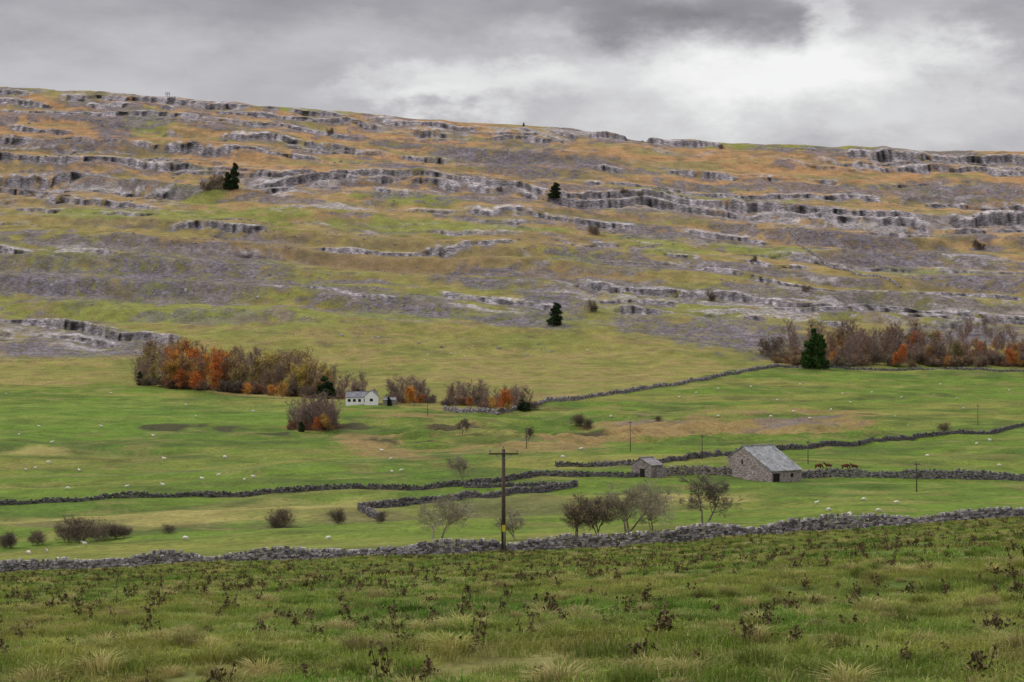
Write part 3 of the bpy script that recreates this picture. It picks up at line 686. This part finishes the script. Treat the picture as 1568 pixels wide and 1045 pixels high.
# ------------------------------------------------------------------ boulders on the fell
r = np.random.default_rng(21); nb_ = 1900
yb = r.uniform(1040, 1600, nb_*5); ub = r.uniform(-300, 1900, nb_*5); xb = (ub-U0)/F*yb
kk = fbm(xb/60, yb/40, 3, 12) > 0.08; xb, yb = xb[kk][:nb_], yb[kk][:nb_]; zb = terrain(xb, yb)
n = len(xb); D = r.uniform(0.5, 1.0, (n, 3))*(0.5+1.2*r.random((n, 1))**3)*np.array([1.3, 1.0, 0.8])
V = BOX[None]*D[:, None, :]*1.2+r.normal(0, 0.16, (n, 8, 3))*D[:, None, :]; V += np.stack([xb, yb, zb+0.15], 1)[:, None, :]
cb = r.uniform(0.22, 0.38, n); cb = np.stack([cb, cb*0.95, cb*0.96], 1)
obj('limestone_boulders', mk_mesh('limestone_boulders', V.reshape(-1, 3), (np.arange(n)[:, None, None]*8+BF[None]).reshape(-1, 4), [stm], attrs={'Col': np.repeat(cb, 8, 0)}))

# ------------------------------------------------------------------ buildings
def stone_mat(name, a, b):
    m, nt, bs_, o = newmat(name)
    tc = N(nt, 'ShaderNodeTexCoord').outputs['Object']
    vo = N(nt, 'ShaderNodeTexVoronoi'); vo.inputs['Scale'].default_value = 2.6; nt.links.new(vscale(nt, tc, (1, 1, 2)), vo.inputs['Vector'])
    n1 = noise(nt, tc, 0.8, 5, 0.7)
    sep = N(nt, 'ShaderNodeSeparateColor'); nt.links.new(vo.outputs['Color'], sep.inputs[0])
    c = mixc(nt, a, b, sep.outputs[0]); c = mixc(nt, c, grey(nt, mrange(nt, n1, 0.3, 0.7, 0.7, 1.25)), 1.0, 'MULTIPLY')
    c = mixc(nt, c, (0.08, 0.07, 0.07), mrange(nt, vo.outputs['Distance'], 0.45, 0.65, 0, 0.6))
    nt.links.new(c, bs_.inputs['Base Color']); bump(nt, bs_, vo.outputs['Distance'], 0.5, 0.06)
    return m
def slate_mat(name, a, b):
    m, nt, bs_, o = newmat(name)
    tc = N(nt, 'ShaderNodeTexCoord').outputs['Object']
    vo = N(nt, 'ShaderNodeTexVoronoi'); vo.inputs['Scale'].default_value = 2.2; nt.links.new(vscale(nt, tc, (1.6, 1.2, 1)), vo.inputs['Vector'])
    sep = N(nt, 'ShaderNodeSeparateColor'); nt.links.new(vo.outputs['Color'], sep.inputs[0])
    n1 = noise(nt, tc, 0.7, 6, 0.7)
    c = mixc(nt, a, b, sep.outputs[0]); c = mixc(nt, c, grey(nt, mrange(nt, n1, 0.3, 0.7, 0.55, 1.4)), 1.0, 'MULTIPLY')
    nt.links.new(c, bs_.inputs['Base Color']); bs_.inputs['Roughness'].default_value = 0.75; bs_.inputs['Specular IOR Level'].default_value = 0.2
    return m
def pmesh(name, verts, faces, mat, parent):
    me_ = bpy.data.meshes.new(name); me_.from_pydata(verts, [], faces); me_.materials.append(mat); me_.update()
    return obj(name, me_, (0, 0, 0), 0, 1, parent)
def bx(name, x0, x1, y0, y1, z0, z1, mat, parent):
    v = [(x, y, z) for z in (z0, z1) for x, y in ((x0, y0), (x1, y0), (x1, y1), (x0, y1))]
    return pmesh(name, v, [tuple(f) for f in BF.tolist()], mat, parent)
def gable_building(name, loc, rot, W, L, hl, hr, hp, fx, wallm, roofm, over=0.25, th=0.14):
    e = empty(name, loc); e.rotation_euler = (0, 0, rot)
    xr = -W/2+W*fx; p = [(-W/2, -1.5), (W/2, -1.5), (W/2, hr), (xr, hp), (-W/2, hl)]
    v = [(a, -L/2, b) for a, b in p]+[(a, L/2, b) for a, b in p]
    pmesh('walls', v, [(0, 1, 2, 3, 4), (9, 8, 7, 6, 5)]+[(i, i+5, (i+1) % 5+5, (i+1) % 5) for i in range(5) if i not in (2, 3)], wallm, e)
    for nm, xe, he in (('roof_left', -W/2, hl), ('roof_right', W/2, hr)):
        sl = (hp-he)/(xr-xe); xo = xe+(-over if xe < 0 else over); zo = hp-sl*(xr-xo)
        o_ = 0.02; y0, y1 = -L/2-0.12, L/2+0.12
        v = [(xr, y0, hp+o_), (xo, y0, zo+o_), (xo, y1, zo+o_), (xr, y1, hp+o_), (xr, y0, hp+o_+th), (xo, y0, zo+o_+th), (xo, y1, zo+o_+th), (xr, y1, hp+o_+th)]
        pmesh(nm, v, [tuple(f) for f in BF.tolist()], roofm, e)
    bx('ridge', xr-0.18, xr+0.18, -L/2-0.15, L/2+0.15, hp+0.10, hp+0.26, roofm, e)
    return e
st1 = stone_mat('barn_stone', (0.25, 0.205, 0.195), (0.39, 0.335, 0.32)); rf1 = slate_mat('barn_slates', (0.18, 0.185, 0.19), (0.29, 0.295, 0.30))
dark = mat_plain('opening_shade_panel', (0.012, 0.011, 0.01), (0.03, 0.025, 0.02), 3, bs=0)  # near-black solid panels stand in for the shade inside doorways and windows
lint = mat_plain('stone_lintel', (0.30, 0.27, 0.26), (0.38, 0.35, 0.33), 3)
pb = locate(1180, 738)
bloc = Vector((pb.x-0.3, pb.y+6.0, pb.z+0.1))
B = gable_building('stone_barn', bloc, math.radians(-46), 10.2, 9.0, 4.1, 1.9, 6.15, 0.33, st1, rf1)
bx('low_doorway', 5.05, 5.12, -4.0, -2.1, -0.5, 1.45, dark, B); bx('door_lintel', 5.05, 5.16, -4.2, -1.9, 1.453, 1.66, lint, B)
bx('side_window', 5.05, 5.12, 1.2, 2.0, 0.6, 1.3, dark, B); bx('gable_slit', -1.9, -1.6, -4.56, -4.48, 3.0, 3.8, dark, B)
ps = locate(992, 732); sl_ = Vector((ps.x, ps.y+2.2, ps.z))
st2 = stone_mat('shed_stone', (0.20, 0.165, 0.165), (0.32, 0.27, 0.265)); rf2 = slate_mat('shed_slates', (0.17, 0.15, 0.15), (0.27, 0.25, 0.25))
Sh = gable_building('stone_field_shed', sl_, math.radians(-38), 4.3, 4.0, 2.5, 2.3, 3.5, 0.45, st2, rf2)
bx('shed_doorway', -0.2, 0.8, -2.06, -1.98, -0.4, 1.6, dark, Sh)
bx('shed_lean_to', 2.16, 3.2, -0.9, 1.9, -0.8, 1.5, st2, Sh)
wh = mat_plain('white_render', (0.70, 0.70, 0.68), (0.80, 0.80, 0.78), 1, bs=0); rf3 = slate_mat('cottage_slates', (0.12, 0.12, 0.14), (0.20, 0.20, 0.22))
pc = locate(553, 620); cl = Vector((pc.x, pc.y+3, pc.z+0.2))
Ct = gable_building('white_cottage', cl, math.radians(90), 6.0, 12.0, 2.6, 2.6, 4.7, 0.5, wh, rf3)
for i, yy_ in enumerate((-1.6, 0.6, 2.6, 4.6)): bx('window_%d' % i, -3.04, -2.98, yy_-0.55, yy_+0.55, 0.8, 1.9, dark, Ct)
bx('chimney', -0.35, 0.35, 4.6, 5.4, 4.5, 5.8, st1, Ct); bx('chimney_stack', -0.35, 0.35, -5.4, -4.6, 4.5, 5.8, st1, Ct)
Wg = gable_building('cottage_wing', Vector((0, 0, 0)), 0, 5.2, 5.0, 3.0, 3.0, 5.2, 0.5, wh, rf3)
Wg.parent = Ct; Wg.location = (-3.3, -4.2, 0); Wg.rotation_euler = (0, 0, math.radians(-90))
bx('wing_window', -0.6, 0.6, -2.54, -2.48, 1.0, 2.1, dark, Wg)
pg = locate(597, 621)
gable_building('farm_outbuilding', Vector((pg.x, pg.y+2, pg.z)), math.radians(80), 3.5, 5, 2.0, 2.0, 3.0, 0.5, st1, rf3)

# ------------------------------------------------------------------ poles
wood = mat_plain('pole_timber', (0.045, 0.033, 0.025), (0.10, 0.075, 0.055), 4, stretch=(4, 4, .5)); ins = mat_plain('insulator_ceramic', (0.25, 0.2, 0.16), (0.3, 0.25, 0.2), 3, 0.3, bs=0)
steel = mat_plain('galvanised_steel', (0.2, 0.2, 0.2), (0.3, 0.3, 0.3), 3, 0.5, bs=0); yel = mat_plain('yellow_warning_plate', (0.5, 0.4, 0.05), (0.6, 0.45, 0.06), 3, bs=0)
def cyl(name, p0, p1, r0, r1, mat, parent, k=10):
    V, Fs = tubes([(p0, p1, r0, r1)], k)
    me_ = mk_mesh(name, V, Fs, [mat], smooth=True)
    bmx = bmesh.new(); bmx.from_mesh(me_); bmesh.ops.holes_fill(bmx, edges=bmx.edges); bmx.to_mesh(me_); bmx.free()
    return obj(name, me_, parent=parent)
def pole(loc, H, arm=2.2, rb=0.15, rt=0.10, rot=0.15):
    e = empty('utility_pole', loc); e.rotation_euler = (0, 0, rot)
    cyl('shaft', (0, 0, -0.5), (0, 0, H), rb, rt, wood, e, 12)
    bx('crossarm', -arm/2, arm/2, -0.22, -0.105, H-0.42, H-0.30, wood, e)
    cyl('arm_brace_left', (-arm*0.28, -0.16, H-0.4), (0, -0.13, H-1.0), 0.025, 0.025, steel, e, 5)
    cyl('arm_brace_right', (arm*0.28, -0.16, H-0.4), (0, -0.13, H-1.0), 0.025, 0.025, steel, e, 5)
    for i, x_ in enumerate((-arm*0.46, 0.0, arm*0.46)):
        zt = H-0.30 if x_ else H
        cyl('insulator_pin_%d' % i, (x_, -0.16 if x_ else 0, zt), (x_, -0.16 if x_ else 0, zt+0.14), 0.02, 0.02, steel, e, 6)
        cyl('insulator_%d' % i, (x_, -0.16 if x_ else 0, zt+0.12), (x_, -0.16 if x_ else 0, zt+0.30), 0.07, 0.045, ins, e, 8)
    return e
pm_ = at(771, 149.0); mp = pole(pm_, 8.0, 2.3, 0.18, 0.13, 0.1)
bx('warning_plate', -0.13, 0.13, -0.21, -0.195, 1.6, 2.1, yel, mp)
cyl('stay_conduit', (0.03, -0.19, 0), (0.03, -0.17, 2.1), 0.03, 0.03, steel, mp, 6)
for u, v, hp in [(655, 637, 35), (965, 692, 46), (1075, 704, 38), (1237, 712, 36), (1403, 753, 45), (1497, 652, 32), (806, 688, 32)]:
    p = locate(u, v); pole(p, hp*p.y/F, 1.0, 0.10, 0.07)
def wire_segs(a, b, sag):
    pts = [a.lerp(b, t/16)-Vector((0, 0, sag*4*(t/16)*(1-t/16))) for t in range(17)]
    return [(tuple(p), tuple(q_), 0.007, 0.007) for p, q_ in zip(pts[:-1], pts[1:])]
wt = pm_+Vector((0, 0, 8.1)); sg = []
lp = at(-420, 330)+Vector((0, 0, 8.5))
for dx in (-1.1, 1.1):
    sg += wire_segs(wt+Vector((dx, -0.1, -0.15)), lp+Vector((dx, 0, 0)), 2.5)
V_, F_ = tubes(sg); obj('power_line_wires', mk_mesh('wires', V_, F_, [steel]))
pole(at(-420, 330), 8.4)

# ------------------------------------------------------------------ animals
def skin(name, joints, edges, radii, mats, assign, sub=1):
    me_ = bpy.data.meshes.new(name); me_.from_pydata(joints, edges, []); o = bpy.data.objects.new(name, me_); COL.objects.link(o)
    o.modifiers.new('skin', 'SKIN')
    sv = me_.skin_vertices[0].data
    for i, rr in enumerate(radii):
        rr = rr if isinstance(rr, tuple) else (rr, rr); sv[i].radius = rr; sv[i].use_root = (i == 0)
    s_ = o.modifiers.new('sub', 'SUBSURF'); s_.levels = sub; s_.render_levels = sub
    dg = bpy.context.evaluated_depsgraph_get(); nm = bpy.data.meshes.new_from_object(o.evaluated_get(dg))
    bpy.data.objects.remove(o)
    nm.materials.clear()
    for m in mats: nm.materials.append(m)
    for p in nm.polygons: p.material_index = assign(p.center); p.use_smooth = True
    return nm
def quadruped(name, graze, k, fat, legr, mats, assign):
    J = [(-0.38, 0, 0.58), (-0.10, 0, 0.55), (0.22, 0, 0.56), (0.40, 0, 0.62)]
    R = [0.19*fat, 0.23*fat, 0.21*fat, 0.14*fat]; E = [(0, 1), (1, 2), (2, 3)]
    if graze: J += [(0.54, 0, 0.46), (0.62, 0, 0.26), (0.70, 0, 0.10)]
    else: J += [(0.52, 0, 0.78), (0.62, 0, 0.88), (0.78, 0, 0.80)]
    R += [0.10, 0.085, 0.05]; E += [(3, 4), (4, 5), (5, 6)]
    hi = 5
    for s in (-1, 1):
        i = len(J); hx, hy, hz = J[hi]; J.append((hx-0.04, s*0.14, hz+0.03)); R.append(0.025); E.append((hi, i))
    i = len(J); J += [(-0.52, 0, 0.55), (-0.55, 0, 0.36)]; R += [0.05, 0.025]; E += [(0, i), (i, i+1)]
    for s in (-1, 1):
        i = len(J); J += [(0.26, s*0.12, 0.38), (0.27, s*0.12, 0.20), (0.26, s*0.12, 0.02)]; R += [0.075*legr, 0.04*legr, 0.032*legr]; E += [(2, i), (i, i+1), (i+1, i+2)]
        i = len(J); J += [(-0.30, s*0.13, 0.40), (-0.42, s*0.13, 0.22), (-0.38, s*0.13, 0.02)]; R += [0.09*legr, 0.042*legr, 0.032*legr]; E += [(0, i), (i, i+1), (i+1, i+2)]
    J = [(a*k, b*k, c_*k) for a, b, c_ in J]; R = [a*k for a in R]
    return skin(name, J, E, R, mats, assign, 1)
wool = mat_plain('sheep_wool', (0.55, 0.52, 0.45), (0.72, 0.69, 0.60), 9); face = mat_plain('sheep_face', (0.30, 0.27, 0.23), (0.45, 0.42, 0.37), 9, bs=0)
hide = mat_plain('cow_hide', (0.07, 0.028, 0.016), (0.12, 0.05, 0.028), 3, bs=0)
sa = lambda c_: 1 if (c_.z < 0.27 or c_.x > 0.60) else 0
sheepm = [quadruped('sheep_grazing', True, 1.0, 1.15, 1.0, [wool, face], sa), quadruped('sheep_standing', False, 1.0, 1.15, 1.0, [wool, face], sa)]
cowm = [quadruped('cow_grazing', True, 1.9, 1.05, 1.0, [hide], lambda c_: 0), quadruped('cow_standing', False, 1.75, 1.05, 1.0, [hide], lambda c_: 0)]
SP = [(40, 722), (55, 720), (75, 711), (80, 680), (105, 751), (155, 655), (30, 668), (195, 748), (250, 746), (310, 736), (335, 731), (345, 703), (375, 738), (388, 733), (252, 706), (235, 670), (122, 723), (600, 725), (614, 723), (598, 705), (862, 702), (585, 693), (285, 622), (170, 604), (388, 632), (300, 640), (1040, 610), (1066, 603), (1100, 597), (1190, 614), (1215, 632), (1272, 630), (1302, 618), (1335, 603), (1465, 612), (1475, 627), (1495, 682), (1515, 677), (1150, 594), (1250, 773), (1268, 784), (1300, 790), (1345, 785), (1322, 768), (1372, 773), (1240, 643), (1100, 640), (45, 850), (72, 848), (130, 836), (285, 828), (503, 828), (480, 490), (690, 543), (712, 548), (650, 553), (832, 562), (900, 538), (470, 488), (570, 520), (655, 545), (725, 532), (1370, 640), (1420, 700), (1530, 715), (890, 690), (935, 640), (1390, 655), (1545, 600), (1180, 640), (10, 605), (60, 655), (1290, 605), (1380, 610), (1440, 590), (1225, 590)]
for u, v in SP:
    p = locate(u, v); obj('sheep', rd.choice(sheepm), p, rd.choice([0, 3.14])+rd.gauss(0, 0.6), rd.uniform(0.62, 0.7) if p.y < 300 else rd.uniform(0.75, 0.85) if p.y < 450 else rd.uniform(0.9, 1.05))
for i, (u, v) in enumerate([(1253, 720), (1268, 719), (1294, 720), (1308, 720)]):
    p = locate(u, v); obj('brown_cow', cowm[i % 2], p, [0.2, 3.0, 0.1, 3.3][i], 0.8)

# cairn + stile on the skyline
pk = at(802, 1622); r = np.random.default_rng(2)
Cq = []
for i in range(90):
    h = r.random()*2.6; rr_ = (1-h/3.0)*1.0; a = r.random()*6.28; Cq.append((math.cos(a)*rr_*r.random(), math.sin(a)*rr_*r.random(), h))
Cq = np.array(Cq)+np.array(pk)+np.array([0, 0, 0.6]); V = BOX[None]*r.uniform(0.4, 0.8, (90, 1, 3))+r.normal(0, 0.06, (90, 8, 3))+Cq[:, None, :]
obj('summit_cairn', mk_mesh('summit_cairn', V.reshape(-1, 3), (np.arange(90)[:, None, None]*8+BF[None]).reshape(-1, 4), [stm], attrs={'Col': np.full((720, 3), 0.10)}))
pst = at(256, 1622); e = empty('ladder_stile', pst)
for i, x_ in enumerate((-1.6, -0.2, 1.4)): bx('post_%d' % i, x_-0.14, x_+0.14, -0.12, 0.12, -0.5, 3.6, wood, e)
bx('top_rail', -2.2, 2.0, -0.26, -0.125, 3.1, 3.5, wood, e); bx('lower_rail', -1.9, 1.7, -0.26, -0.125, 1.9, 2.2, wood, e)

# ------------------------------------------------------------------ sky and light
w = bpy.data.worlds.new('World'); scene.world = w; w.use_nodes = True
nt = w.node_tree; nt.nodes.clear()
out = N(nt, 'ShaderNodeOutputWorld'); bg = N(nt, 'ShaderNodeBackground'); nt.links.new(bg.outputs[0], out.inputs[0])
SE, SA = math.radians(46), math.radians(-80)
sky = N(nt, 'ShaderNodeTexSky'); sky.sky_type = 'NISHITA'; sky.sun_disc = False; sky.sun_elevation = SE; sky.sun_rotation = SA
tc = N(nt, 'ShaderNodeTexCoord').outputs['Generated']
wn = N(nt, 'ShaderNodeTexNoise'); wn.inputs['Scale'].default_value = 11; wn.inputs['Detail'].default_value = 8; wn.inputs['Roughness'].default_value = 0.62
nt.links.new(vscale(nt, tc, (1, 1, 2.0)), wn.inputs['Vector'])
sb = N(nt, 'ShaderNodeVectorMath', operation='SUBTRACT'); nt.links.new(wn.outputs['Color'], sb.inputs[0]); sb.inputs[1].default_value = (0.5, 0.5, 0.5)
off = vscale(nt, sb.outputs[0], (0.17, 0.02, 0.075))
ad = N(nt, 'ShaderNodeVectorMath', operation='ADD'); nt.links.new(tc, ad.inputs[0]); nt.links.new(off, ad.inputs[1]); dv = ad.outputs[0]
def blob(u, v, ru, rv):
    c_ = Vector(((u-U0)/F, 1, (V0-v)/F)).normalized()
    s_ = N(nt, 'ShaderNodeVectorMath', operation='SUBTRACT'); nt.links.new(dv, s_.inputs[0]); s_.inputs[1].default_value = c_
    m_ = vscale(nt, s_.outputs[0], (F/ru, 3, F/rv))
    l_ = N(nt, 'ShaderNodeVectorMath', operation='LENGTH'); nt.links.new(m_, l_.inputs[0])
    k_ = N(nt, 'ShaderNodeMapRange', interpolation_type='SMOOTHSTEP'); nt.links.new(l_.outputs['Value'], k_.inputs[0])
    k_.inputs[1].default_value = 0.2; k_.inputs[2].default_value = 1.6; k_.inputs[3].default_value = 1; k_.inputs[4].default_value = 0
    return k_.outputs[0]
def madd(a, b, k):
    n_ = N(nt, 'ShaderNodeMath', operation='MULTIPLY_ADD'); nt.links.new(b, n_.inputs[0]); n_.inputs[1].default_value = k
    if isinstance(a, float): n_.inputs[2].default_value = a
    else: nt.links.new(a, n_.inputs[2])
    return n_.outputs[0]
cn = noise(nt, vscale(nt, tc, (1, 1, 3.2)), 8, 8, 0.6)
val = madd(0.49, mrange(nt, cn, 0.3, 0.7, -1, 1), 0.09)
for (u, v, ru, rv, a) in [(1130, 130, 330, 80, 0.28), (1180, 115, 180, 45, 0.18), (740, 135, 130, 34, 0.24), (620, 160, 110, 18, 0.18), (1260, 15, 50, 50, 0.32), (1390, 70, 120, 60, 0.16), (1080, 25, 230, 50, -0.14), (800, 0, 450, 50, -0.07), (1560, 40, 80, 90, -0.14), (350, 0, 500, 50, -0.08), (150, 120, 300, 40, 0.05), (1480, 185, 180, 40, 0.10)]:
    val = madd(val, blob(u, v, ru, rv), a)
mn = N(nt, 'ShaderNodeMath', operation='MINIMUM'); nt.links.new(val, mn.inputs[0]); mn.inputs[1].default_value = 0.93
mx = N(nt, 'ShaderNodeMath', operation='MAXIMUM'); nt.links.new(mn.outputs[0], mx.inputs[0]); mx.inputs[1].default_value = 0.15
sz = N(nt, 'ShaderNodeSeparateXYZ'); nt.links.new(tc, sz.inputs[0])
zen = mrange(nt, sz.outputs[2], 0.2, 0.8, 0, 0.9)
tot = N(nt, 'ShaderNodeMath', operation='ADD'); nt.links.new(mx.outputs[0], tot.inputs[0]); nt.links.new(zen, tot.inputs[1])
cc = mixc(nt, grey(nt, tot.outputs[0]), mixc(nt, (0.985, 0.96, 1.03), (1.0, 1.0, 0.99), mrange(nt, mx.outputs[0], 0.35, 0.8)), 1.0, 'MULTIPLY')
sks = mixc(nt, sky.outputs[0], (0.1, 0.1, 0.1), 1.0, 'MULTIPLY')
fin = mixc(nt, sks, cc, 0.95)
nt.links.new(fin, bg.inputs[0]); bg.inputs[1].default_value = 1.0
sl = bpy.data.lights.new('sun', 'SUN'); sl.energy = 1.7; sl.angle = math.radians(10); sl.color = (1, 0.95, 0.87)
so = bpy.data.objects.new('sun', sl); COL.objects.link(so)
sdir = Vector((math.sin(SA)*math.cos(SE), math.cos(SA)*math.cos(SE), math.sin(SE)))
so.rotation_euler = sdir.to_track_quat('Z', 'Y').to_euler()
so.location = (0, 0, 100)

cam = bpy.data.cameras.new('camera'); co = bpy.data.objects.new('camera', cam); COL.objects.link(co)
cam.sensor_width = 36; cam.lens = F/1568*36; cam.clip_end = 12000; cam.clip_start = 0.5
co.location = (0, 0, 0); co.rotation_euler = (math.radians(90)+math.atan(37.5/F), 0, 0)
scene.camera = co
scene.view_settings.view_transform = 'Standard'; scene.view_settings.look = 'None'; scene.view_settings.exposure = 0
